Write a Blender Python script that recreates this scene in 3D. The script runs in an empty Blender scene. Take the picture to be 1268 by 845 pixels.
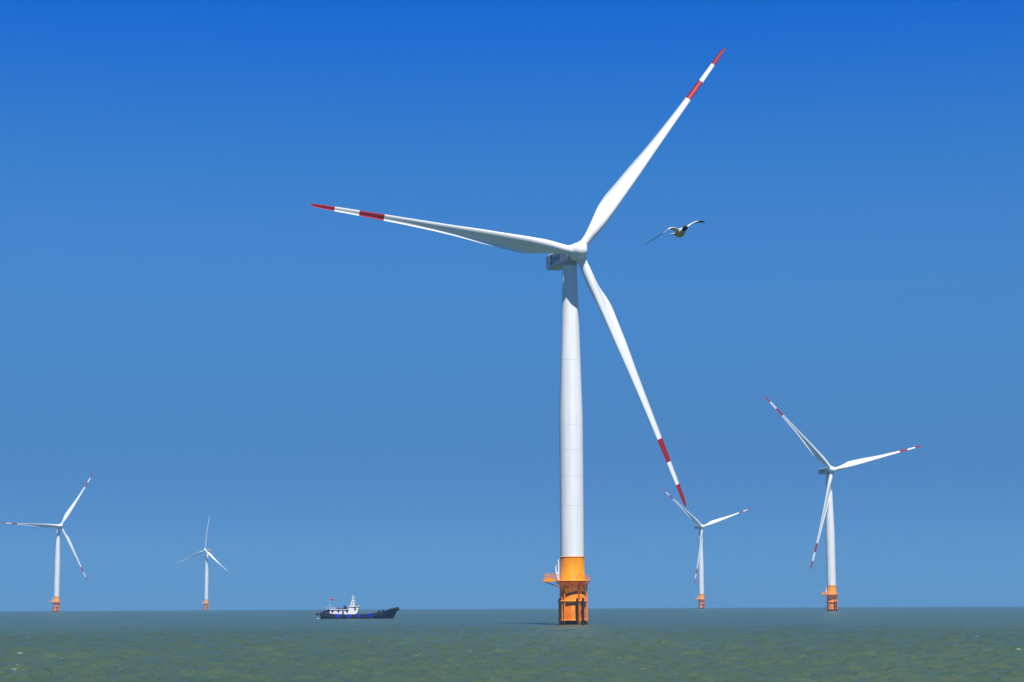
import bpy, bmesh, math, random
import numpy as np
from mathutils import Vector, Matrix

R = math.radians
scene = bpy.context.scene
col = scene.collection
random.seed(5)

# ------------------------------------------------------------------ camera
CAM_H = 5.0                 # eye height above the water, on a boat
EARTH = 1.69e6              # curvature radius of the sea sheet
PITCH, ROLL = 7.508, 0.27
cam_data = bpy.data.cameras.new("camera")
cam = bpy.data.objects.new("camera", cam_data)
col.objects.link(cam)
cam.location = (0, 0, CAM_H)
cam_data.sensor_width = 36.0
cam_data.lens = 36.0 * 2469.0 / 1268.0
cam_data.clip_start = 0.5
cam_data.clip_end = 30000
cam.matrix_world = (Matrix.Translation((0, 0, CAM_H)) @ Matrix.Rotation(R(90 + PITCH), 4, 'X')
                    @ Matrix.Rotation(R(-ROLL), 4, 'Z'))
scene.camera = cam

# ------------------------------------------------------------------ sky and sun
SUN_EL, SUN_AZ = 61.0, 14.0        # azimuth: degrees to the right of straight behind the camera
sun_dir = Vector((math.sin(R(SUN_AZ)) * math.cos(R(SUN_EL)), -math.cos(R(SUN_AZ)) * math.cos(R(SUN_EL)), math.sin(R(SUN_EL))))
world = bpy.data.worlds.new("World")
scene.world = world
world.use_nodes = True
nt = world.node_tree
nt.nodes.clear()
sky = nt.nodes.new("ShaderNodeTexSky")
sky.sky_type = 'NISHITA'
sky.sun_disc = False
sky.sun_elevation = R(SUN_EL)
sky.sun_rotation = math.atan2(sun_dir.x, sun_dir.y)
sky.altitude = 2500
sky.air_density = 1.0
sky.dust_density = 0.0
sky.ozone_density = 4.0
hs = nt.nodes.new("ShaderNodeHueSaturation")
hs.inputs['Saturation'].default_value = 1.25
bg = nt.nodes.new("ShaderNodeBackground")
bg.inputs['Strength'].default_value = 0.0775
out = nt.nodes.new("ShaderNodeOutputWorld")
# deep polarised blue: tint of the sky by height above the horizon
geo = nt.nodes.new("ShaderNodeTexCoord")
sep = nt.nodes.new("ShaderNodeSeparateXYZ")
mr = nt.nodes.new("ShaderNodeMapRange")
mr.inputs['From Min'].default_value = 0.0
mr.inputs['From Max'].default_value = 0.8
ramp = nt.nodes.new("ShaderNodeValToRGB")
ramp.color_ramp.interpolation = 'B_SPLINE'
SKY_GAIN = 0.465     # the ramp holds half values; doubled again below
stops = [(0.001, (.12, .295, .74)), (.0171, (.13, .305, .67)), (.0577, (.175, .35, .63)), (.098, (.30, .49, .69)), (.138, (.445, .695, .884)),
         (.178, (.583, .857, 1.035)), (.2175, (.48, .942, 1.162)), (.2557, (.30, .90, 1.38)), (.2945, (.02, .80, 1.55)), (.34, (.0, .70, 1.5)), (.46, (.06, .42, .85)), (.78, (.06, .30, .6))]
els = ramp.color_ramp.elements
while len(els) > 1: els.remove(els[-1])
for i, (z, c) in enumerate(stops):
    e = els[0] if i == 0 else els.new(z / 0.8)
    e.position = z / 0.8
    e.color = (c[0] * SKY_GAIN, c[1] * SKY_GAIN * 0.97, c[2] * SKY_GAIN, 1)
mulw = nt.nodes.new("ShaderNodeMix")
mulw.data_type = 'RGBA'
mulw.blend_type = 'MULTIPLY'
mulw.inputs['Factor'].default_value = 1.0
nt.links.new(geo.outputs['Generated'], sep.inputs[0])
nt.links.new(sep.outputs['Z'], mr.inputs['Value'])
nt.links.new(mr.outputs[0], ramp.inputs['Fac'])
nt.links.new(sky.outputs[0], hs.inputs['Color'])
nt.links.new(hs.outputs[0], mulw.inputs[6])
dbl = nt.nodes.new("ShaderNodeVectorMath")
dbl.operation = 'SCALE'
dbl.inputs['Scale'].default_value = 2.0
nt.links.new(ramp.outputs[0], dbl.inputs[0])
nt.links.new(dbl.outputs[0], mulw.inputs[7])
nt.links.new(mulw.outputs[2], bg.inputs['Color'])
nt.links.new(bg.outputs[0], out.inputs['Surface'])

sl = bpy.data.lights.new("sun", 'SUN')
sl.energy = 5.0
sl.angle = R(0.5)
sl.color = (1.0, 0.965, 0.91)
sun = bpy.data.objects.new("sun", sl)
col.objects.link(sun)
sun.rotation_euler = sun_dir.to_track_quat('Z', 'Y').to_euler()
sun.location = (0, -50, 300)

scene.cycles.use_denoising = True
scene.cycles.denoising_input_passes = 'RGB_ALBEDO_NORMAL'
scene.cycles.use_adaptive_sampling = False
scene.view_settings.view_transform = 'Standard'
scene.view_settings.look = 'None'
scene.view_settings.exposure = 0.5
scene.view_settings.gamma = 1.0
scene.view_settings.use_curve_mapping = False

HAZE_DENSITY = 0.00013


# ------------------------------------------------------------------ helpers
def tag(o, label=None, cat=None, group=None, kind=None):
    if label: o["label"] = label
    if cat: o["category"] = cat
    if group: o["group"] = group
    if kind: o["kind"] = kind
    return o


def empty(name, loc=(0, 0, 0)):
    o = bpy.data.objects.new(name, None)
    o.empty_display_size = 1.0
    col.objects.link(o)
    o.location = loc
    return o


def children_of(o):
    return [c for c in bpy.data.objects if c.parent == o]


def copy_tree(o, parent=None):
    c = o.copy()
    col.objects.link(c)
    c.parent = parent
    for ch in children_of(o):
        copy_tree(ch, c)
    return c


def material(name, color, rough=0.5, noise=0.0, scale=3.0, metallic=0.0, color2=None, spec=0.5, stretch=(1, 1, 1), bump=0.0):
    m = bpy.data.materials.new(name)
    m.use_nodes = True
    t = m.node_tree
    b = t.nodes["Principled BSDF"]
    b.inputs['Roughness'].default_value = rough
    b.inputs['Metallic'].default_value = metallic
    b.inputs['Specular IOR Level'].default_value = spec
    b.inputs['Base Color'].default_value = (*color, 1)
    if noise > 0:
        tc = t.nodes.new("ShaderNodeTexCoord")
        mp = t.nodes.new("ShaderNodeMapping")
        mp.inputs['Scale'].default_value = stretch
        n = t.nodes.new("ShaderNodeTexNoise")
        n.inputs['Scale'].default_value = scale
        n.inputs['Detail'].default_value = 6
        n.inputs['Roughness'].default_value = 0.6
        rp = t.nodes.new("ShaderNodeValToRGB")
        c2 = color2 or tuple(c * (1 - noise) for c in color)
        rp.color_ramp.elements[0].position = 0.35
        rp.color_ramp.elements[1].position = 0.62
        rp.color_ramp.elements[0].color = (*c2, 1)
        rp.color_ramp.elements[1].color = (*color, 1)
        t.links.new(tc.outputs['Object'], mp.inputs['Vector'])
        t.links.new(mp.outputs[0], n.inputs['Vector'])
        t.links.new(n.outputs['Fac'], rp.inputs['Fac'])
        t.links.new(rp.outputs[0], b.inputs['Base Color'])
        if bump > 0:
            bp = t.nodes.new("ShaderNodeBump")
            bp.inputs['Strength'].default_value = bump
            bp.inputs['Distance'].default_value = 0.02
            t.links.new(n.outputs['Fac'], bp.inputs['Height'])
            t.links.new(bp.outputs[0], b.inputs['Normal'])
    return m


class MB:
    """collects shapes for ONE mesh object"""
    def __init__(self):
        self.bm = bmesh.new()

    def quadloft(self, rings, closed=True, cap0=True, cap1=True, mat=0, smooth=True, mats=None):
        bm = self.bm
        vr = [[bm.verts.new(p) for p in r] for r in rings]
        n = len(vr[0])
        for i in range(len(vr) - 1):
            for j in range(n if closed else n - 1):
                k = (j + 1) % n
                try:
                    f = bm.faces.new((vr[i][j], vr[i][k], vr[i + 1][k], vr[i + 1][j]))
                    f.material_index = mats[i] if mats else mat
                    f.smooth = smooth
                except ValueError:
                    pass
        for c, ring in ((cap0, vr[0]), (cap1, vr[-1])):
            if c:
                # own vertices so that the cap stays crisp
                f = bm.faces.new([bm.verts.new(v.co) for v in ring])
                f.material_index = (mats[0] if ring is vr[0] else mats[-1]) if mats else mat
        return self

    def lathe(self, prof, seg=48, mat=0, axis='Z', mats=None, center=(0, 0, 0), cap0=True, cap1=True):
        cx, cy, cz = center
        rings = []
        for r, z in prof:
            ring = []
            for j in range(seg):
                a = 2 * math.pi * j / seg
                x, y = r * math.cos(a), r * math.sin(a)
                if axis == 'Z': p = (cx + x, cy + y, cz + z)
                else: p = (cx + x, cy + z, cz + y)        # axis Y
                ring.append(p)
            rings.append(ring)
        return self.quadloft(rings, mat=mat, mats=mats, cap0=cap0, cap1=cap1)

    def box(self, c, s, mat=0, bevel=0.0, rot=None):
        sx, sy, sz = s[0] / 2, s[1] / 2, s[2] / 2
        g = bmesh.ops.create_cube(self.bm, size=1.0)
        vs = g['verts']
        M = Matrix.Translation(c) @ (rot.to_4x4() if rot else Matrix.Identity(4))
        for v in vs:
            v.co = M @ Vector((v.co.x * s[0], v.co.y * s[1], v.co.z * s[2]))
        fs = list({f for v in vs for f in v.link_faces})
        for f in fs: f.material_index = mat
        if bevel > 0:
            es = list({e for v in vs for e in v.link_edges})
            r = bmesh.ops.bevel(self.bm, geom=es, offset=bevel, segments=2, affect='EDGES', profile=0.6)
            for f in r['faces']: f.material_index = mat
        return self

    def tube(self, pts, rad, seg=12, mat=0):
        pts = [Vector(p) for p in pts]
        rings = []
        rads = rad if isinstance(rad, (list, tuple)) else [rad] * len(pts)
        up = Vector((0, 0, 1))
        for i, p in enumerate(pts):
            d = (pts[min(i + 1, len(pts) - 1)] - pts[max(i - 1, 0)]).normalized()
            ref = up if abs(d.dot(up)) < 0.95 else Vector((1, 0, 0))
            a = d.cross(ref).normalized()
            b = d.cross(a).normalized()
            rings.append([p + rads[i] * (math.cos(2 * math.pi * j / seg) * a + math.sin(2 * math.pi * j / seg) * b) for j in range(seg)])
        return self.quadloft(rings, mat=mat)

    def torus(self, c, R0, r0, axis='Y', seg=24, sub=10, mat=0):
        rings = []
        c = Vector(c)
        for i in range(seg + 1):
            a = 2 * math.pi * i / seg
            if axis == 'Y': e = Vector((math.cos(a), 0, math.sin(a))); o = Vector((0, 1, 0))
            elif axis == 'X': e = Vector((0, math.cos(a), math.sin(a))); o = Vector((1, 0, 0))
            else: e = Vector((math.cos(a), math.sin(a), 0)); o = Vector((0, 0, 1))
            rings.append([c + e * (R0 + r0 * math.cos(2 * math.pi * j / sub)) + o * r0 * math.sin(2 * math.pi * j / sub) for j in range(sub)])
        return self.quadloft(rings, cap0=False, cap1=False, mat=mat)

    def prism(self, outline, y0, y1, mat=0):
        """outline in x,z extruded along y"""
        return self.quadloft([[(x, y0, z) for x, z in outline], [(x, y1, z) for x, z in outline]], mat=mat, smooth=False)

    def build(self, name, mats, parent=None, loc=None):
        bmesh.ops.recalc_face_normals(self.bm, faces=self.bm.faces)
        me = bpy.data.meshes.new(name)
        self.bm.to_mesh(me)
        self.bm.free()
        for m in (mats if isinstance(mats, (list, tuple)) else [mats]):
            me.materials.append(m)
        o = bpy.data.objects.new(name, me)
        col.objects.link(o)
        if parent: o.parent = parent
        if loc: o.location = loc
        return o


def drop(x, y):
    return -(x * x + y * y) / (2 * EARTH)


# ------------------------------------------------------------------ materials
M_white = material("white gel coat", (0.76, 0.77, 0.76), 0.38, 0.07, 0.35, stretch=(1, 1, 0.25))
M_tower = material("white tower paint", (0.81, 0.815, 0.81), 0.42, 0.11, 1.1, stretch=(1, 1, 0.05))
M_seam = material("weathered weld seam", (0.66, 0.67, 0.67), 0.55, 0.15, 2.0)
M_red = material("red warning paint", (0.36, 0.003, 0.008), 0.45, 0.15, 0.8, spec=0.25)
M_orange = material("orange marine paint", (0.86, 0.315, 0.002), 0.5, 0.25, 0.8, spec=0.2, color2=(0.76, 0.24, 0.003), stretch=(1, 1, 0.4))
M_orange_worn = material("weathered orange paint", (0.84, 0.275, 0.003), 0.6, 0.3, 1.1, spec=0.2, color2=(0.66, 0.13, 0.005), stretch=(1, 1, 0.5))
M_tide = material("dark tidal growth", (0.035, 0.012, 0.008), 0.8, 0.5, 3.0)
M_rubber = material("black fender rubber", (0.012, 0.010, 0.012), 0.7, 0.3, 4.0)
M_grey = material("grey nacelle shell", (0.42, 0.43, 0.44), 0.45, 0.06, 0.6)
M_logo = material("navy lettering", (0.01, 0.02, 0.07), 0.5)
M_dark = material("dark machinery", (0.035, 0.04, 0.05), 0.6, 0.2, 2.0)

# ------------------------------------------------------------------ the sea
def make_sea():
    # radii: fine near, coarser far; angles: fine in the viewed sector, coarse round the back
    rad = [0.0, 4, 8, 14, 20, 28, 36, 45, 55, 64, 72, 78]
    r = 82.0
    while r < 5200:
        rad.append(r)
        r += max(0.27, 0.27 * (r / 150.0) ** 1.75)
    rad.append(5200.0)
    rad = np.array(rad)
    front = np.radians(np.linspace(-17, 17, 1150))
    back = np.radians(np.linspace(17, 343, 160)[1:-1])
    ang = np.concatenate([front, back])
    nr, na = len(rad), len(ang)
    dr = np.gradient(rad)[:, None]
    da = np.gradient(np.concatenate([ang, [ang[0] + 2 * np.pi]]))[:-1][None, :]
    X = rad[:, None] * np.sin(ang)[None, :]
    Y = rad[:, None] * np.cos(ang)[None, :]
    Z = -(X * X + Y * Y) / (2 * EARTH)
    rng = np.random.RandomState(11)
    wind = np.radians(250)                  # the wind blows towards the lower left
    cell = np.maximum(dr * 0.8, rad[:, None] * da) * np.ones_like(X)
    DX = np.zeros_like(X); DY = np.zeros_like(X); DZ = np.zeros_like(X)
    for i in range(80):
        L = 0.7 * (6.5 / 0.7) ** (rng.rand())
        th = wind + rng.normal(0, 0.62)
        k = 2 * np.pi / L
        amp = 0.0125 * L ** 0.9 * (0.6 + 0.8 * rng.rand())
        kx, ky = k * np.cos(th), k * np.sin(th)
        ph = kx * X + ky * Y + rng.rand() * 6.283
        fade = np.clip((L / cell - 2.2) / 2.0, 0, 1)
        # gusts make some patches rougher than others
        gust = 0.75 + 0.45 * np.sin(X * 0.021 * rng.normal(1, .4) + Y * 0.006 * rng.normal(1, .5) + rng.rand() * 6.28)
        a = amp * fade * gust
        DZ += a * np.sin(ph)
        DX += 0.8 * a * np.cos(ph) * np.cos(th)
        DY += 0.8 * a * np.cos(ph) * np.sin(th)
    Z = Z + DZ; X = X + DX; Y = Y + DY
    co = np.stack([X, Y, Z], -1).reshape(-1, 3)
    i, j = np.meshgrid(np.arange(nr - 1), np.arange(na), indexing='ij')
    j2 = (j + 1) % na
    q = np.stack([i * na + j, (i + 1) * na + j, (i + 1) * na + j2, i * na + j2], -1).reshape(-1, 4)[:, ::-1]
    # the innermost ring collapses to one point: use triangles there
    me = bpy.data.meshes.new("sea")
    tri_mask = q.min(axis=1) < na
    quads = q[~tri_mask]
    a0 = np.arange(na)
    tris = np.stack([np.zeros(na, int), na + (a0 + 1) % na, na + a0], -1)
    # drop the duplicate centre vertices, keep number 0
    remap = np.concatenate([[0] * na, np.arange(1, (nr - 1) * na + 1)])
    co = np.concatenate([[[0, 0, 0]], co[na:]])
    quads = remap[quads]; tris = remap[tris]
    nq, ntr = len(quads), len(tris)
    me.vertices.add(len(co)); me.vertices.foreach_set("co", co.astype(np.float32).ravel())
    me.loops.add(nq * 4 + ntr * 3)
    me.loops.foreach_set("vertex_index", np.concatenate([quads.ravel(), tris.ravel()]).astype(np.int32))
    me.polygons.add(nq + ntr)
    me.polygons.foreach_set("loop_start", np.concatenate([np.arange(nq) * 4, nq * 4 + np.arange(ntr) * 3]).astype(np.int32))
    me.polygons.foreach_set("use_smooth", np.ones(nq + ntr, bool))
    me.update(calc_edges=True)
    me.validate()
    o = bpy.data.objects.new("sea", me)
    col.objects.link(o)
    m = bpy.data.materials.new("murky sea water")
    m.use_nodes = True
    t = m.node_tree
    N, Lk = t.nodes, t.links
    b = N["Principled BSDF"]
    b.inputs['IOR'].default_value = 1.33
    b.inputs['Roughness'].default_value = 0.3
    b.inputs['Specular IOR Level'].default_value = 0.22
    tc = N.new("ShaderNodeTexCoord")

    def noise(scale, stretch, detail=4, rough=0.55):
        mp = N.new("ShaderNodeMapping"); mp.inputs['Scale'].default_value = stretch
        n = N.new("ShaderNodeTexNoise"); n.inputs['Scale'].default_value = scale
        n.inputs['Detail'].default_value = detail; n.inputs['Roughness'].default_value = rough
        Lk.new(tc.outputs['Object'], mp.inputs['Vector']); Lk.new(mp.outputs[0], n.inputs['Vector'])
        return n

    def ramp(src, stops):
        rp = N.new("ShaderNodeValToRGB")
        e = rp.color_ramp.elements
        e[0].position, e[0].color = stops[0][0], (*stops[0][1], 1)
        e[1].position, e[1].color = stops[-1][0], (*stops[-1][1], 1)
        for p, c in stops[1:-1]:
            x = e.new(p); x.color = (*c, 1)
        Lk.new(src.outputs['Fac'], rp.inputs['Fac'])
        return rp

    silt = ramp(noise(0.30, (1.0, 0.25, 1), 5, 0.65), [(0.30, (0.045, 0.083, 0.060)), (0.55, (0.053, 0.089, 0.060)), (0.72, (0.063, 0.096, 0.056))])
    big = ramp(noise(0.012, (1.0, 0.5, 1), 3), [(0.3, (0.85, 0.9, 1.0)), (0.7, (1.1, 1.06, 0.9))])
    mul = N.new("ShaderNodeMix"); mul.data_type = 'RGBA'; mul.blend_type = 'MULTIPLY'; mul.inputs['Factor'].default_value = 1
    Lk.new(silt.outputs[0], mul.inputs[6]); Lk.new(big.outputs[0], mul.inputs[7])
    foam = ramp(noise(1.0, (0.6, 0.35, 1), 6, 0.62), [(0.66, (0, 0, 0)), (0.72, (1, 1, 1))])
    gate = ramp(noise(0.03, (1, 0.6, 1), 3), [(0.47, (0, 0, 0)), (0.60, (1, 1, 1))])
    fm = N.new("ShaderNodeMath"); fm.operation = 'MULTIPLY'
    Lk.new(foam.outputs[0], fm.inputs[0]); Lk.new(gate.outputs[0], fm.inputs[1])
    mix = N.new("ShaderNodeMix"); mix.data_type = 'RGBA'
    mix.inputs[7].default_value = (0.28, 0.32, 0.30, 1)
    Lk.new(fm.outputs[0], mix.inputs[0]); Lk.new(mul.outputs[2], mix.inputs[6])
    Lk.new(mix.outputs[2], b.inputs['Base Color'])
    rip = noise(3.2, (1.0, 0.8, 1), 6, 0.65)
    bp = N.new("ShaderNodeBump"); bp.inputs['Strength'].default_value = 0.9; bp.inputs['Distance'].default_value = 0.12
    Lk.new(rip.outputs['Fac'], bp.inputs['Height'])
    swell = noise(0.9, (1.0, 0.7, 1), 6, 0.7)
    bp2 = N.new("ShaderNodeBump"); bp2.inputs['Strength'].default_value = 0.7; bp2.inputs['Distance'].default_value = 0.45
    Lk.new(swell.outputs['Fac'], bp2.inputs['Height']); Lk.new(bp2.outputs[0], bp.inputs['Normal'])
    Lk.new(bp.outputs[0], b.inputs['Normal'])
    me.materials.append(m)
    tag(o, "choppy grey green sea reaching the flat horizon", "sea", kind="structure")
    return o


make_sea()

# ------------------------------------------------------------------ haze
hz = MB()
hz.box((0, 0, 74), (11200, 11200, 168))
M_haze = bpy.data.materials.new("sea haze")
M_haze.use_nodes = True
ht = M_haze.node_tree
ht.nodes.clear()
ho = ht.nodes.new("ShaderNodeOutputMaterial")
hv = ht.nodes.new("ShaderNodeVolumePrincipled")
hv.inputs['Color'].default_value = (0.25, 0.60, 0.92, 1)
hv.inputs['Density'].default_value = HAZE_DENSITY
hv.inputs['Anisotropy'].default_value = 0.0
ht.links.new(hv.outputs[0], ho.inputs['Volume'])
haze = hz.build("haze", M_haze)
tag(haze, "thin pale blue haze over the open sea", "haze", kind="stuff")

# ------------------------------------------------------------------ wind turbine
HUB_H, OVER, BLADE_R = 90.0, 5.8, 67.35


def interp(x, tab):
    return float(np.interp(x, [a for a, _ in tab], [b for _, b in tab]))


CHORD = [(0.0, 2.2), (0.04, 2.25), (0.08, 3.1), (0.12, 3.8), (0.17, 4.3), (0.22, 4.2), (0.28, 3.75), (0.36, 3.3), (0.45, 2.55), (0.53, 2.1), (0.65, 1.65), (0.8, 1.28), (0.92, 1.02), (0.975, 0.85), (0.992, 0.6), (1.0, 0.2)]
THICK = [(0.0, 1.0), (0.04, 1.0), (0.09, 0.70), (0.15, 0.46), (0.2, 0.36), (0.3, 0.28), (0.5, 0.23), (1.0, 0.18)]
TWIST = [(0.0, 40), (0.1, 38), (0.2, 34), (0.35, 28), (0.55, 21), (0.75, 15), (1.0, 8)]
ROUND = [(0.0, 1.0), (0.045, 1.0), (0.16, 0.15), (0.22, 0.0), (1.0, 0.0)]


def blade_mesh(parent):
    n = 40
    rings, mats = [], []
    stations = sorted(set(list(np.linspace(0, 0.3, 22)) + list(np.linspace(0.3, 1.0, 44)) + [0.73, 0.822, 0.912, 0.985, 0.995]))
    r0 = 1.7
    prev = None
    for s in stations:
        ch, th, tw, rd = interp(s, CHORD), interp(s, THICK), R(interp(s, TWIST)), interp(s, ROUND)
        z = r0 + (BLADE_R - r0) * s
        flap = 6.0 * s - 5.0 * s * s          # coned upwind, bent back downwind
        ring = []
        cusp = 0.145 * max(0.0, min(1.0, (s - 0.10) / 0.10))      # aft loaded section
        for j in range(n):
            a = 2 * math.pi * j / n
            # chordwise place: 0 leading edge, 1 trailing edge
            c = 0.5 - 0.5 * math.cos(a)
            side = 1 if a < math.pi else -1     # +1 pressure side, -1 suction side
            yt = 5 * th * (0.2969 * math.sqrt(c) - 0.126 * c - 0.3516 * c * c + 0.2843 * c ** 3 - 0.1036 * c ** 4)
            if side > 0:
                yt = yt * 0.92 * (1 - 0.55 * max(0.0, min(1.0, (c - 0.3) / 0.4)))
            else:
                yt = yt * 1.02
            px, py = c, side * yt + cusp * max(0.0, (c - 0.74) / 0.26) ** 2
            # circle
            qx, qy = 0.5 - 0.5 * math.cos(a), 0.5 * math.sin(a) * th
            ux, uy = px * (1 - rd) + qx * rd, py * (1 - rd) + qy * rd
            axis = 0.5 * rd + 0.32 * (1 - rd)
            lead, press = (axis - ux) * ch, uy * ch
            X = lead * math.cos(tw) - press * math.sin(tw)
            Yn = lead * math.sin(tw) + press * math.cos(tw)     # towards the wind
            ring.append((X, -(Yn + flap), z))
        rings.append(ring)
        if prev is not None:
            m = (prev + s) / 2
            mats.append(1 if (m > 0.912 or 0.73 < m < 0.822) else 0)
        prev = s
    b = MB()
    b.quadloft(rings, mats=mats)
    return b.build("blade", [M_white, M_red], parent)


def rot_z(v, a):
    return Vector((v[0] * math.cos(a) - v[1] * math.sin(a), v[0] * math.sin(a) + v[1] * math.cos(a), v[2]))


def ring_pt(ang, r, z):
    """ang: degrees to the right of the side facing the camera"""
    return Vector((r * math.sin(R(ang)), -r * math.cos(R(ang)), z))


def pose(root, yaw, az, scale=1.0):
    """turn nacelle, hub and blades; yaw in degrees to the right of facing the camera"""
    Y = R(yaw)
    rz = Matrix.Rotation(Y, 4, 'Z')
    kids = children_of(root)
    for c in kids:
        k = c.name.split('.')[0]
        if k == "nacelle": c.matrix_local = Matrix.Translation((0, 0, HUB_H)) @ rz
        if k == "hub": c.matrix_local = Matrix.Translation((0, 0, HUB_H)) @ rz @ Matrix.Translation((0, -OVER, 0)) @ Matrix.Rotation(R(az), 4, 'Y')
    for i, c in enumerate([c for c in kids if c.name.split('.')[0] == "blade"]):
        c.matrix_local = (Matrix.Translation((0, 0, HUB_H)) @ rz @ Matrix.Translation((0, -OVER, 0))
                          @ Matrix.Rotation(R(az + 120 * i), 4, 'Y') @ Matrix.Diagonal((1 if scale > 0.9 else 0.8, 1, scale, 1)))


def make_turbine():
    root = empty("wind_turbine")
    # --- foundation (orange), rising from the water
    f = MB()
    prof = [(3.12, -3.0), (3.12, 0.0), (3.12, 0.85), (3.12, 10.35), (2.95, 10.5), (2.92, 16.2)]
    f.lathe(prof, 64, mats=[2, 2, 1, 1, 0])
    f.lathe([(2.93, 16.1), (2.99, 16.12), (2.99, 16.28), (2.9, 16.3)], 64, mat=0)
    found = f.build("foundation", [M_orange, M_orange_worn, M_tide], root)
    # ring beams of the boat landing
    r = MB()
    r.lathe([(3.05, 5.45), (3.60, 5.47), (3.62, 5.6), (3.60, 5.8), (3.05, 5.85)], 64)
    r.build("ring_beam", M_orange_worn, found)
    r = MB()
    r.lathe([(3.05, 0.90), (3.48, 0.92), (3.50, 1.1), (3.48, 1.3), (3.05, 1.35)], 64)
    r.build("ring_beam", M_orange_worn, found)
    # access platform
    p = MB()
    # open steel grating between an inner and an outer ring
    p.lathe([(4.13, 10.30), (4.25, 10.30), (4.25, 10.66), (4.13, 10.66), (4.13, 10.30)], 64, cap0=False, cap1=False)
    p.lathe([(2.88, 10.34), (3.2, 10.34), (3.2, 10.6), (2.88, 10.6)], 64, cap0=False, cap1=False)
    for rr in np.arange(3.27, 4.10, 0.098):
        p.lathe([(rr, 10.5), (rr + 0.05, 10.5), (rr + 0.05, 10.58), (rr, 10.58), (rr, 10.5)], 64, cap0=False, cap1=False)
    for v in p.bm.verts:
        rv = math.hypot(v.co.x, v.co.y)
        if v.co.y < 0 and rv > 3.22: v.co.y *= 1 + 0.14 * (rv - 3.2) / 1.05
    for a in range(0, 360, 30):
        q0, q1 = ring_pt(a, 3.13, 9.1), ring_pt(a, 4.1, 10.28)
        p.tube([q0, q1], 0.09, 8)
    # lay-down bay on the left
    p.box((-5.4, -0.4, 10.42), (3.2, 2.6, 0.26), bevel=0.03)
    p.tube([(-3.0, -0.4, 8.9), (-6.6, -0.4, 10.27)], 0.11, 8)
    p.build("platform", M_orange, found)
    rl = MB()
    for a in range(-60, 241, 12):
        rl.tube([ring_pt(a, 4.15, 10.66), ring_pt(a, 4.15, 11.75)], 0.045, 8)
    for z in (11.2, 11.75):
        rl.tube([ring_pt(a, 4.15, z) for a in range(-60, 241, 6)], 0.045, 8)
    for y in (-1.65, 0.85):
        for x in np.linspace(-6.9, -4.3, 9):
            rl.tube([(x, y, 10.55), (x, y, 12.1)], 0.05, 8)
        for z in (10.95, 11.35, 11.75, 12.1):
            rl.tube([(-6.9, y, z), (-4.3, y, z)], 0.05, 8)
        rl.box((-5.7, y, 10.85), (2.8, 0.05, 0.5))
    for y in np.linspace(-1.65, 0.85, 6):
        rl.tube([(-6.9, y, 10.55), (-6.9, y, 12.1)], 0.05, 8)
    for z in (10.95, 11.35, 11.75, 12.1):
        rl.tube([(-6.9, -1.65, z), (-6.9, 0.85, z)], 0.05, 8)
    rl.build("railing", M_orange, found)
    # white davit crane on the left of the platform
    d = MB()
    d.tube([(-3.35, -1.0, 10.6), (-3.35, -1.0, 15.2)], [0.2, 0.17], 12)
    d.tube([(-3.35, -1.0, 15.1), (-3.5, -1.0, 15.5), (-3.2, -1.0, 15.75)], 0.15, 10)
    d.tube([(-3.55, -1.0, 10.7), (-4.0, -1.1, 12.6), (-4.1, -1.15, 13.9), (-3.75, -1.1, 14.3)], 0.17, 12)
    d.box((-3.6, -1.05, 12.3), (0.5, 0.4, 0.5), bevel=0.05)
    d.build("davit_crane", M_white, found)
    # vertical pipes and fenders of the boat landing
    for ang, rr, z0, z1, rad_, mt, nm in ((15, 3.95, -1.5, 6.35, 0.30, M_rubber, "fender"), (37.5, 3.95, -1.5, 6.35, 0.30, M_rubber, "fender"),
                                          (-59, 3.72, -1.5, 6.35, 0.26, M_rubber, "fender"), (-36, 3.42, -1.5, 10.3, 0.17, M_orange_worn, "pipe"),
                                          (-50, 3.38, -1.5, 10.3, 0.14, M_orange_worn, "pipe"), (74, 3.50, -1.5, 10.3, 0.20, M_orange_worn, "pipe")):
        w = MB()
        w.tube([ring_pt(ang, rr, z0), ring_pt(ang, rr, z1)], rad_, 14)
        if nm == "fender":
            for z in (0.7, 3.2, 5.65):
                w.tube([ring_pt(ang, 3.05, z), ring_pt(ang, rr, z)], 0.13, 8)
        else:
            w.lathe([(rad_ + .012, -1.0), (rad_ + .012, 0.85)], 16, mat=1, center=tuple(ring_pt(ang, rr, 0.0)))
            for z in (2.2, 4.4, 7.6, 9.4):
                w.tube([ring_pt(ang, 3.05, z), ring_pt(ang, rr, z)], 0.07, 8)
        w.build(nm, [mt, M_tide], found)
    ld = MB()
    for a in (22.5, 29.5):
        ld.tube([ring_pt(a, 3.5, -1), ring_pt(a, 3.5, 10.3)], 0.06, 8)
    for z in np.arange(0.2, 10.2, 0.35):
        ld.tube([ring_pt(22.5, 3.5, z), ring_pt(29.5, 3.5, z)], 0.03, 6)
    ld.build("ladder", M_orange_worn, found)
    # --- tower
    tprof = [(2.86, 16.3), (2.86, 34.9), (2.86, 50.0)]
    zz = [16.3]
    seams = [28.5, 35.6, 42.0, 48.0, 64.0]
    top_z, top_r, mid_z, mid_r = 88.0, 1.72, 50.0, 2.86

    def tr(z):
        return mid_r if z < mid_z else mid_r + (top_r - mid_r) * (z - mid_z) / (top_z - mid_z)
    t = MB()
    t.lathe([(tr(z), z) for z in list(np.linspace(16.3, 50, 8)) + list(np.linspace(52, top_z, 14))], 72)
    for z in seams:
        t.lathe([(tr(z) - .02, z - 0.06), (tr(z) + 0.006, z - 0.05), (tr(z) + 0.006, z + 0.05), (tr(z) - .02, z + 0.06)], 72, mat=1, cap0=False, cap1=False)
    t.build("tower", [M_tower, M_seam], root)
    # --- nacelle: local -Y is upwind
    n = MB()
    outline = []
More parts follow.
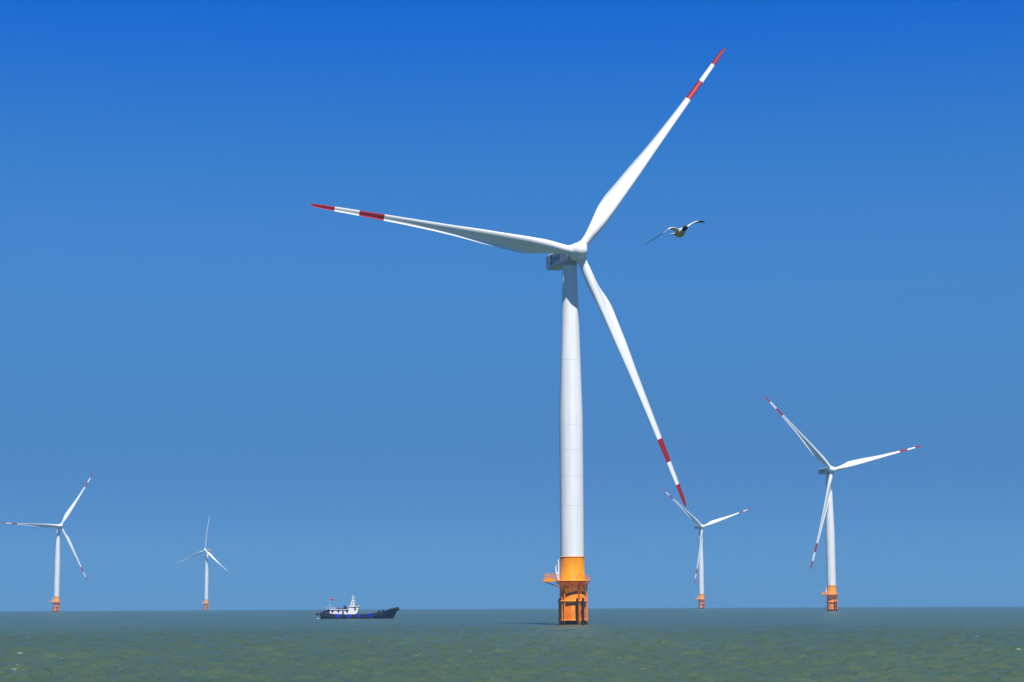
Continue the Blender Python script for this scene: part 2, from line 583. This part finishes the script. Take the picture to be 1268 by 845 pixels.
    hw, hh, ch = 1.95, 1.9, 0.35

    def sect(y, k=1.0, dz=0.0):
        a, b_, c = hw * k, hh * k, ch
        return [(a - c, y, -b_ + dz), (a, y, -b_ + c + dz), (a, y, b_ - c + dz), (a - c, y, b_ + dz), (-a + c, y, b_ + dz), (-a, y, b_ - c + dz), (-a, y, -b_ + c + dz), (-a + c, y, -b_ + dz)]
    n.quadloft([sect(-3.75, 0.86), sect(-3.3), sect(10.6), sect(12.1, 0.90)], smooth=False)
    n.lathe([(1.86, -2.6), (1.86, -1.7)], 40, center=(0, 0, 0))            # yaw bearing collar
    nac = n.build("nacelle", [M_grey], root)
    neck = MB()
    neck.lathe([(1.6, -3.6), (1.7, -3.8), (1.7, -4.05), (1.6, -4.15)], 40, axis='Y')
    neck.build("shaft_cover", M_grey, nac)
    hatch = MB()
    hatch.box((0, 4.5, 1.93), (1.6, 2.4, 0.10), bevel=0.03)
    hatch.build("roof_hatch", M_seam, nac)
    # emblem and lettering on the side that faces left of the camera
    lg = MB()
    X0 = -1.975
    # two crescents of the round emblem, wrapped round a slanted gap
    for a0, a1 in ((20, 165), (200, 345)):
        outer = [(7.6 + 1.05 * math.cos(R(a)), 0.0 + 1.15 * math.sin(R(a))) for a in np.linspace(a0, a1, 18)]
        inner = [(7.6 + 0.42 * math.cos(R(a)) , 0.0 + 0.40 * math.sin(R(a))) for a in np.linspace(a1, a0, 18)]
        lg.quadloft([[(X0 - .015, y, z) for y, z in outer + inner], [(X0 + .03, y, z) for y, z in outer + inner]], smooth=False)
    # four characters as strokes
    for ci in range(4):
        cy = 5.75 - ci * 1.22
        for (sy, sz, wy, wz) in ((0, 0.62, 0.95, 0.16), (0, 0.22, 0.8, 0.13), (0, -0.2, 0.95, 0.16), (-0.3 + 0.2 * (ci % 2), 0.2, 0.17, 0.95), (0.28, 0.0, 0.15, 0.6)):
            lg.box((X0 - 0.005 - 0.002 * abs(sz) , cy + sy, sz), (0.03 + (0.012 if wz > 0.5 else 0), wy, wz))
    lg.build("logo", M_logo, nac)
    # --- hub with spinner nose and blade sockets (local -Y is upwind)
    h = MB()
    h.lathe([(1.5, 1.85), (2.0, 1.7), (2.2, 1.0), (2.25, 0.0), (2.12, -0.9), (1.86, -1.6), (1.62, -2.0), (1.38, -2.5), (1.0, -2.85), (0.55, -3.05), (0.12, -3.12)], 48, axis='Y')
    for k in range(3):
        a = R(120 * k)
        dz = Vector((math.sin(a), 0, math.cos(a)))
        h.tube([dz * 0.6, dz * 2.3, dz * 2.42], [1.42, 1.34, 1.2], 32)
    h.build("hub", M_white, root)
    for k in range(3):
        bo = blade_mesh(root) if k == 0 else None
        if k == 0: first = bo
        else:
            c = first.copy(); col.objects.link(c); c.parent = root
    return root


proto = make_turbine()
turbines = [
    # x, y, yaw, azimuth, blade scale, label
    (14.3, 484.1, 19.0, 36.4, 1.0, "largest and nearest wind turbine, white tower on an orange foundation, its left blade almost level"),
    (204.4, 1290.0, 15.5, 75.4, 0.983, "second largest wind turbine, standing rightmost, one blade hanging down in front of its tower"),
    (207.8, 2219.0, 19.5, 70.6, 0.945, "distant wind turbine just behind the lowest blade tip of the nearest turbine"),
    (-480.0, 2113.0, 36.0, 31.8, 0.985, "distant wind turbine at the far left with one blade pointing level to the left"),
    (-462.0, 3026.0, -22.0, 8.5, 0.77, "smallest, faintest wind turbine left of the boat, one blade pointing almost straight up"),
]
for i, (x, y, yaw, az, sc, lb) in enumerate(turbines):
    t = proto if i == 0 else copy_tree(proto)
    t.location = (x, y, drop(x, y))
    pose(t, yaw, az, sc)
    if sc < 0.9:                       # its blades carry no visible red bands
        for c in children_of(t):
            if c.name.startswith("blade"):
                for sl_ in c.material_slots:
                    sl_.link = 'OBJECT'
                    sl_.material = M_white
    tag(t, lb, "wind turbine", "wind turbines standing in the sea")

# ------------------------------------------------------------------ fishing boat
M_blue = material("bright blue hull paint", (0.008, 0.022, 0.62), 0.45, 0.3, 0.9, color2=(0.006, 0.012, 0.36))
M_navy = material("navy hull paint", (0.006, 0.006, 0.11), 0.5, 0.4, 0.9, color2=(0.006, 0.006, 0.05))
M_boot = material("black bottom paint", (0.008, 0.008, 0.012), 0.6, 0.3, 1.0)
M_cabin = material("white cabin paint", (0.82, 0.82, 0.80), 0.4, 0.1, 0.8)
M_glass = material("dark window glass", (0.01, 0.015, 0.02), 0.12)
M_flag = material("red flag cloth", (0.42, 0.02, 0.04), 0.8)
M_deck = material("worn deck", (0.16, 0.13, 0.11), 0.8, 0.4, 1.5)
M_net = material("brown nets", (0.05, 0.022, 0.014), 0.95, 0.5, 4.0)
BD = 742.0
PXM = 0.3005


def bp(px, py):
    return ((px - 444.0) * PXM, (766.2 - py) * PXM)


def make_boat():
    bx = -0.0773 * BD
    root = empty("fishing_boat", (bx, BD, drop(bx, BD)))
    # hull stations: px of gunwale, px of keel, py of gunwale, half beam at gunwale, at waterline
    st = [(398.0, 399.5, 758.3, 2.5, 2.2), (402, 402, 758.6, 2.85, 2.6), (408, 408, 759.3, 3.0, 2.85), (417, 417, 760.3, 3.1, 3.0), (430, 430, 760.7, 3.15, 3.05), (445, 445, 760.7, 3.15, 3.0),
          (456, 455.5, 760.3, 3.15, 2.9), (464, 463, 759.6, 3.1, 2.7), (469, 467.5, 758.6, 3.05, 2.45), (473, 471, 757.9, 2.95, 2.2), (478, 475, 757.2, 2.75, 1.8), (483, 478.8, 756.0, 2.35, 1.3),
          (488, 482.3, 754.8, 1.7, 0.75), (491.5, 485, 754.0, 0.95, 0.32), (493.8, 486.6, 753.5, 0.12, 0.06)]
    rings, mats = [], []
    for g, k, py, bt, bw in st:
        xg, zt = bp(g, py)
        xk = (k - 444) * PXM

        def X(z):
            return xk + (xg - xk) * max(0.0, min(1.0, z / zt))
        zm = 0.55
        bm_ = bw + (bt - bw) * zm / zt
        dk = zt - 0.75
        half = [(X(0) * 1.0, 0.0, -0.9), (X(0), bw * 0.7, -0.8), (X(0), bw, 0.0), (X(zm), bm_, zm), (X(zt - 0.16), bt, zt - 0.16), (X(zt), bt + 0.06 * min(1, bt), zt), (X(zt), max(bt - 0.14, 0.02), zt), (X(dk), max(bt - 0.18, 0.015), dk), (X(dk), 0.0, dk)]
        ring = [(x, -y, z) for x, y, z in half] + [(x, y, z) for x, y, z in reversed(half[1:-1])]
        rings.append(ring)
    h = MB()
    bm = h.bm
    vr = [[bm.verts.new(p) for p in r_] for r_ in rings]
    nn = len(vr[0])
    for i in range(len(vr) - 1):
        xm = (st[i][0] + st[i + 1][0]) / 2
        for j in range(nn):
            k = (j + 1) % nn
            f = bm.faces.new((vr[i][j], vr[i][k], vr[i + 1][k], vr[i + 1][j]))
            jj = min(j, nn - 1 - j)
            if jj <= 2: m = 2
            elif jj == 3: m = 0 if 414 < xm < 466 else 1
            elif jj in (4, 5): m = 1
            elif jj == 6: m = 1
            else: m = 3
            f.material_index = m
    bm.faces.new(vr[0]).material_index = 1
    bm.faces.new(vr[-1]).material_index = 1
    hull = h.build("hull", [M_blue, M_navy, M_boot, M_deck], root)
    # rubbing strake
    # tyre fenders hung along the side facing the camera
    for px in (400.5, 405.5, 411.5, 415.2, 426.6, 429.2, 439.8, 442.4, 451.0, 453.6, 466.8, 472.5):
        i = next(k for k in range(len(st) - 1) if st[k][0] <= px <= st[k + 1][0])
        u = (px - st[i][0]) / (st[i + 1][0] - st[i][0])
        bt = st[i][3] * (1 - u) + st[i + 1][3] * u
        zt = bp(0, st[i][2] * (1 - u) + st[i + 1][2] * u)[1]
        w = MB()
        w.torus(((px - 444) * PXM, -bt - 0.16, zt - 0.72), 0.44, 0.24, 'Y')
        w.tube([((px - 444) * PXM, -bt - 0.12, zt - 0.3), ((px - 444) * PXM, -bt + 0.05, zt + 0.02)], 0.04, 6)
        w.build("tyre_fender", M_rubber, hull)
    # bow: heaped tyres and nets over the stem
    bw = MB()
    x, z = bp(493.0, 754.6)
    bw.torus((x - 0.1, 0, z), 0.48, 0.3, 'Y')
    bw.torus((x - 0.25, -0.35, z + 0.05), 0.40, 0.25, 'X')
    bw.torus((x - 0.25, 0.35, z - 0.05), 0.40, 0.25, 'X')
    bw.build("bow_fender", M_rubber, hull)
    nb = MB()
    rng = random.Random(3)
    for k in range(46):
        px = 480 + 11 * rng.random()
        py = 756.4 - (px - 480) * 0.22 + rng.uniform(-0.5, 0.9)
        X_, Z_ = bp(px, py)
        hb = 2.2 * max(0.1, (493 - px) / 13)
        nb.box((X_, rng.uniform(-hb, hb), Z_), (rng.uniform(.4, .9), rng.uniform(.4, .9), rng.uniform(.3, .6)), bevel=0.1, rot=Matrix.Rotation(rng.uniform(-.5, .5), 3, 'Y'))
    nb.build("net_heap", M_net, root)
    wz = MB()
    X_, Z_ = bp(470.5, 758.0)
    wz.box((X_, 0, Z_), (1.1, 3.2, 0.9), bevel=0.15)
    X_, Z_ = bp(475.7, 757.0)
    wz.box((X_, 0, Z_), (0.9, 2.6, 1.0), bevel=0.15)
    wz.tube([(X_ - 1.7, -1.5, Z_ - 0.1), (X_ - 1.7, 1.5, Z_ - 0.1)], 0.45, 14)
    wz.build("winch", M_navy, root)
    # stern boom with a tyre
    sb = MB()
    X0, Z0 = bp(394.6, 760.6)
    X1, Z1 = bp(401, 760.2)
    sb.tube([(X0, 0, Z0), (X1, 0, Z1)], 0.16, 8)
    sb.torus((X0, 0, Z0), 0.32, 0.24, 'Y')
    sb.build("stern_boom", M_boot, root)
    wk = MB()
    for k in range(22):
        stern = k < 22
        px = rng.uniform(393.5, 401.5) if stern else rng.uniform(402, 487)
        X_ = (px - 444) * PXM
        Y_ = rng.uniform(-2.6, 2.6) if stern else -3.2 - rng.random() * 0.5
        hh_ = rng.uniform(0.06, 0.26 if stern else 0.14)
        ra, rb = rng.uniform(.25, .8), rng.uniform(.2, .5)
        rings_ = []
        for fz, fr in ((-0.4, 1.0), (0.3, 0.8), (0.8, 0.45), (1.0, 0.1)):
            rings_.append([(X_ + ra * fr * math.cos(2 * math.pi * j / 9) * rng.uniform(.75, 1.2), Y_ + rb * fr * math.sin(2 * math.pi * j / 9) * rng.uniform(.75, 1.2), hh_ * fz) for j in range(9)])
        wk.quadloft(rings_)
    wko = wk.build("foam", material("white sea foam", (0.36, 0.40, 0.40), 0.9, 0.2, 3.0), None, loc=tuple(root.location))
    tag(wko, "white foam churned up under the stern of the blue fishing boat", "foam", kind="stuff")
    # deck house
    x0, z0 = bp(410.3, 761.5)
    x1, z1 = bp(434.0, 755.3)
    c = MB()
    c.box(((x0 + x1) / 2, 0, (z0 + z1) / 2), (x1 - x0, 3.8, z1 - z0), bevel=0.08)
    xr0, zr = bp(409.7, 755.2)
    c.box(((xr0 + x1) / 2, 0, zr + 0.04), (x1 - xr0, 4.3, 0.16), bevel=0.03)
    house = c.build("deck_house", M_cabin, root)
    for px in (413.6, 420.8, 431.3):
        X_, Z_ = bp(px, 757.2)
        w = MB()
        w.lathe([(0.38, 0.0), (0.38, 0.1)], 24, axis='Y', center=(X_, -1.99, Z_))
        w.build("porthole", M_glass, house)
    X_, Z_ = bp(426.4, 759.0)
    w = MB(); w.box((X_, -1.91, Z_), (0.62, 0.1, 1.25), bevel=0.03)
    w.build("door", M_boot, house)
    # wheelhouse with raked front
    wh = MB()
    ol = [bp(433.0, 761.5), bp(441.5, 760.8), bp(444.0, 758.5), bp(446.0, 751.2), bp(433.4, 751.8)]
    wh.prism(ol, -1.75, 1.75)
    whb = wh.build("wheelhouse", M_cabin, root)
    rf = MB()
    ol = [bp(433.0, 751.9), bp(447.4, 751.1), bp(447.4, 750.2), bp(433.0, 751.0)]
    rf.prism(ol, -2.0, 2.0)
    rf.build("roof", M_cabin, whb)
    aw = MB()
    a = bp(443.0, 749.6)
    aw.box((a[0], 0, a[1]), (1.7, 2.6, 0.22), bevel=0.05)
    for dx in (-0.6, 0.6):
        aw.tube([(a[0] + dx, 0, a[1] - 0.45), (a[0] + dx, 0, a[1])], 0.06, 8)
    aw.build("radar", M_dark, whb)
    for (pa, pb, ya, yb) in ((440.2, 442.3, 752.2, 756.3), (435.4, 438.0, 752.8, 755.4)):
        o = bp((pa + pb) / 2, (ya + yb) / 2)
        w = MB(); w.box((o[0], -1.76, o[1]), ((pb - pa) * PXM, 0.06, (yb - ya) * PXM), bevel=0.02)
        if pa > 439: w.build("window", M_glass, whb)
        else: w.bm.free()
    fw = MB()
    (xa, za), (xb, zb) = bp(444.9, 755.6), bp(445.7, 752.2)
    for y in (-1.1, 0, 1.1):
        fw.quadloft([[(xa + .04, y - .42, za), (xa + .04, y + .42, za), (xb + .04, y + .42, zb), (xb + .04, y - .42, zb)], [(xa - .1, y - .42, za), (xa - .1, y + .42, za), (xb - .1, y + .42, zb), (xb - .1, y - .42, zb)]], smooth=False)
    fw.build("windscreen", M_glass, whb)
    # mast
    m = MB()
    xm, zb_ = bp(438.2, 751.0)
    _, zt_ = bp(438, 737.2)
    m.tube([(xm, 0, zb_), (xm - 0.1, 0, zt_)], [0.24, 0.10], 10)
    q = bp(437.6, 742.5)
    for y in (-0.9, 0.9):
        m.tube([(bp(434.8, 751.6)[0], y, bp(0, 751.6)[1]), (q[0], 0, q[1])], 0.12, 8)
        m.tube([(bp(439.8, 750.6)[0], y * .7, bp(0, 750.6)[1]), (q[0] + 0.2, 0, q[1])], 0.1, 8)
    for py, wdt in ((741.0, 1.6), (744.5, 1.4), (747.5, 1.2)):
        z_ = bp(0, py)[1]
        m.tube([(xm - wdt * 0.35, 0, z_), (xm + wdt * 0.75, 0, z_)], 0.07, 8)
        m.tube([(xm, -wdt * .6, z_), (xm, wdt * .6, z_)], 0.07, 8)
    m.build("mast", M_cabin, root)
    # funnel, rafts, stern frame
    fn = MB()
    ol = [bp(426.8, 755.2), bp(431.2, 755.2), bp(431.0, 752.6), bp(429.2, 751.3), bp(427.8, 749.8), bp(426.9, 750.3)]
    fn.prism(ol, -0.6, 0.6)
    fn.build("funnel", M_boot, root)
    rp = MB()
    for px, w_ in ((420.5, 0.55), (423.3, 0.5), (425.4, 0.4)):
        X_, Z_ = bp(px, 754.0)
        rp.tube([(X_ - w_, -1.0, Z_), (X_ + w_, -1.0, Z_)], 0.3, 12)
    rp.build("life_raft", material("maroon raft canister", (0.05, 0.018, 0.035), 0.6), root)
    sf = MB()
    for y in (-1.9, 1.9):
        for px in (405.8, 410.8, 415.5):
            a, b_ = bp(px, 759 if px < 409 else 755.2), bp(px, 752.2)
            sf.tube([(a[0], y, a[1]), (b_[0], y, b_[1])], 0.07, 8)
        a, b_ = bp(405.8, 752.2), bp(415.5, 752.2)
        sf.tube([(a[0], y, a[1]), (b_[0], y, b_[1])], 0.07, 8)
        a, b_ = bp(405.8, 753.8), bp(415.5, 753.8)
        sf.tube([(a[0], y, a[1]), (b_[0], y, b_[1])], 0.05, 8)
    a, b_ = bp(408.2, 750.6), bp(412.6, 750.6)
    sf.box(((a[0] + b_[0]) / 2, 0, a[1]), (b_[0] - a[0], 3.4, 0.16), bevel=0.04)
    for px in (408.6, 412.2):
        for y in (-1.5, 1.5):
            sf.tube([(bp(px, 0)[0], y, bp(0, 755.2)[1]), (bp(px, 0)[0], y, bp(0, 750.7)[1])], 0.06, 8)
    sf.build("stern_rail", material("grey rail", (0.42, 0.45, 0.47), 0.5), root)
    gr = MB()
    for k in range(22):
        px = rng.uniform(400.5, 408.5)
        X_, Z_ = bp(px, 758.6 - (px - 400) * 0.33 * rng.random() - 0.3)
        gr.box((X_, rng.uniform(-2, 2), Z_), (rng.uniform(.5, 1.0), .8, rng.uniform(.4, .8)), bevel=0.12, rot=Matrix.Rotation(rng.uniform(-.5, .5), 3, 'Y'))
    gr.build("stern_gear", M_navy, root)
    fp = MB()
    (xa, za), (xb, zb) = bp(410.0, 752.0), bp(409.7, 741.0)
    fp.tube([(xa, 0.2, za - 0.4), (xb, 0.2, zb)], 0.035, 8)
    fpo = fp.build("flagpole", M_cabin, root)
    fg = MB()
    rows = []
    for i in range(9):
        u = i / 8
        x_ = xb + u * 1.15
        y_ = 0.2 + 0.12 * math.sin(u * 6)
        rows.append([(x_, y_ - .012, zb - .05 - .1 * u), (x_, y_ - .012, zb - .8 - .12 * u), (x_, y_ + .012, zb - .8 - .12 * u), (x_, y_ + .012, zb - .05 - .1 * u)])
    fg.quadloft(rows)
    fg.build("flag", M_flag, fpo)
    tag(root, "blue fishing boat with a white wheelhouse, mast and tyre fenders under way on the sea", "boat")
    return root


make_boat()

# ------------------------------------------------------------------ gull
def make_gull():
    GD = 30.0
    s = GD / 2469.0
    # lofted body: local -Y is the head end
    b = MB()

    def ell(y, z, rx, rz):
        return [(rx * math.cos(2 * math.pi * j / 16), y, z + rz * math.sin(2 * math.pi * j / 16)) for j in range(16)]
    b.quadloft([ell(-0.245, 0.048, .004, .004), ell(-0.215, 0.052, .010, .009), ell(-0.205, 0.055, .022, .022), ell(-0.18, 0.058, .033, .034), ell(-0.155, 0.055, .034, .036), ell(-0.125, 0.044, .034, .038),
                ell(-0.08, 0.018, .050, .055), ell(-0.02, 0.0, .064, .066), ell(0.05, -0.004, .056, .056), ell(0.10, 0.004, .038, .036), ell(0.14, 0.012, .034, .018), ell(0.20, 0.016, .052, .009), ell(0.235, 0.016, .056, .006)])

    def wing(pts, sgn):
        # pts: (x, z, y of leading edge, chord)
        rings = []
        for x, z, y, c in pts:
            ring = []
            for j in range(14):
                a = 2 * math.pi * j / 14
                u = 0.5 - 0.5 * math.cos(a)
                th = 0.011 * (0.5 + 0.5 * c / 0.12)
                ring.append((x, y + u * c, z + math.sin(a) * th * (1 - 0.45 * u) - 0.12 * c * (u - .4) + 0.16 * c * (u * (1 - u))))
            rings.append(ring)
        b.quadloft(rings)
    k = s / math.cos(R(25))
    # image points of the wing spines relative to the body centre (842, 289)
    rp = [(3.0, 3.5, -0.07, .13), (6.5, 7, -0.09, .13), (11, 11.0, -0.105, .125), (16, 13.8, -0.115, .118), (22, 15.3, -0.10, .105), (27, 16.4, -0.06, .08), (31, 16.6, -0.025, .05), (32.6, 16.5, -0.005, .015)]
    lp = [(-1.5, 2.6, -0.06, .13), (-6, 3.4, -0.08, .125), (-11.5, 4.4, -0.10, .118), (-16, 3.6, -0.108, .11), (-20, 0.6, -0.105, .10), (-27, -5.0, -0.085, .085), (-34, -10.0, -0.06, .065), (-41, -15.0, -0.03, .04), (-45.5, -18.0, -0.005, .012)]
    wing([(x * k, z * s + 0.0, y, c) for x, z, y, c in rp], 1)
    wing([(x * k, z * s + 0.0, y, c) for x, z, y, c in lp], -1)
    M_gw = material("white gull feathers", (0.80, 0.80, 0.79), 0.7, 0.08, 30)
    M_hood = material("dark brown hood", (0.022, 0.014, 0.010), 0.7)
    M_tip = material("black wing tips", (0.018, 0.022, 0.028), 0.7)
    M_belly_shade = material("white belly feathers tinted as warm shade", (0.78, 0.58, 0.32), 0.8, 0.4, 20)  # warm shade on the white underside, put into the feather colour
    M_bill = material("grey outer wing", (0.22, 0.25, 0.29), 0.7)
    o = b.build("gull", [M_gw])
    md = o.modifiers.new("weld", 'REMESH')
    md.mode = 'VOXEL'
    md.voxel_size = 0.0045
    sm = o.modifiers.new("soft", 'SMOOTH')
    sm.iterations = 4
    dg = bpy.context.evaluated_depsgraph_get()
    me = bpy.data.meshes.new_from_object(o.evaluated_get(dg))
    o.modifiers.clear()
    o.data = me
    me.materials.clear()
    for m in (M_gw, M_hood, M_tip, M_belly_shade, M_bill): me.materials.append(m)
    for p in me.polygons:
        p.use_smooth = True
        c = p.center
        m = 0
        if c.x > 19.5 * k or c.x < -25 * k: m = 2
        elif c.x < -19 * k: m = 4
        elif abs(c.x) < 0.075 and c.y < -0.128: m = 1
        elif abs(c.x) < 0.068 and c.y < 0.12 and c.z < 0.022: m = 3
        p.material_index = m
    # place: image point (842, 289)
    f = 2469.0
    X, Y = (842 - 634) / f, (422.5 - 289) / f
    r_ = R(ROLL)
    X, Y = X * math.cos(r_) + Y * math.sin(r_), -X * math.sin(r_) + Y * math.cos(r_)
    P = R(PITCH)
    d = Vector((X, math.cos(P) - Y * math.sin(P), math.sin(P) + Y * math.cos(P)))
    o.location = Vector((0, 0, CAM_H)) + d * GD
    o.rotation_euler = (R(0), R(0), R(25))
    tag(o, "gull in flight with raised white wings, dark head and black wing tips against blue sky", "bird")
    return o


make_gull()
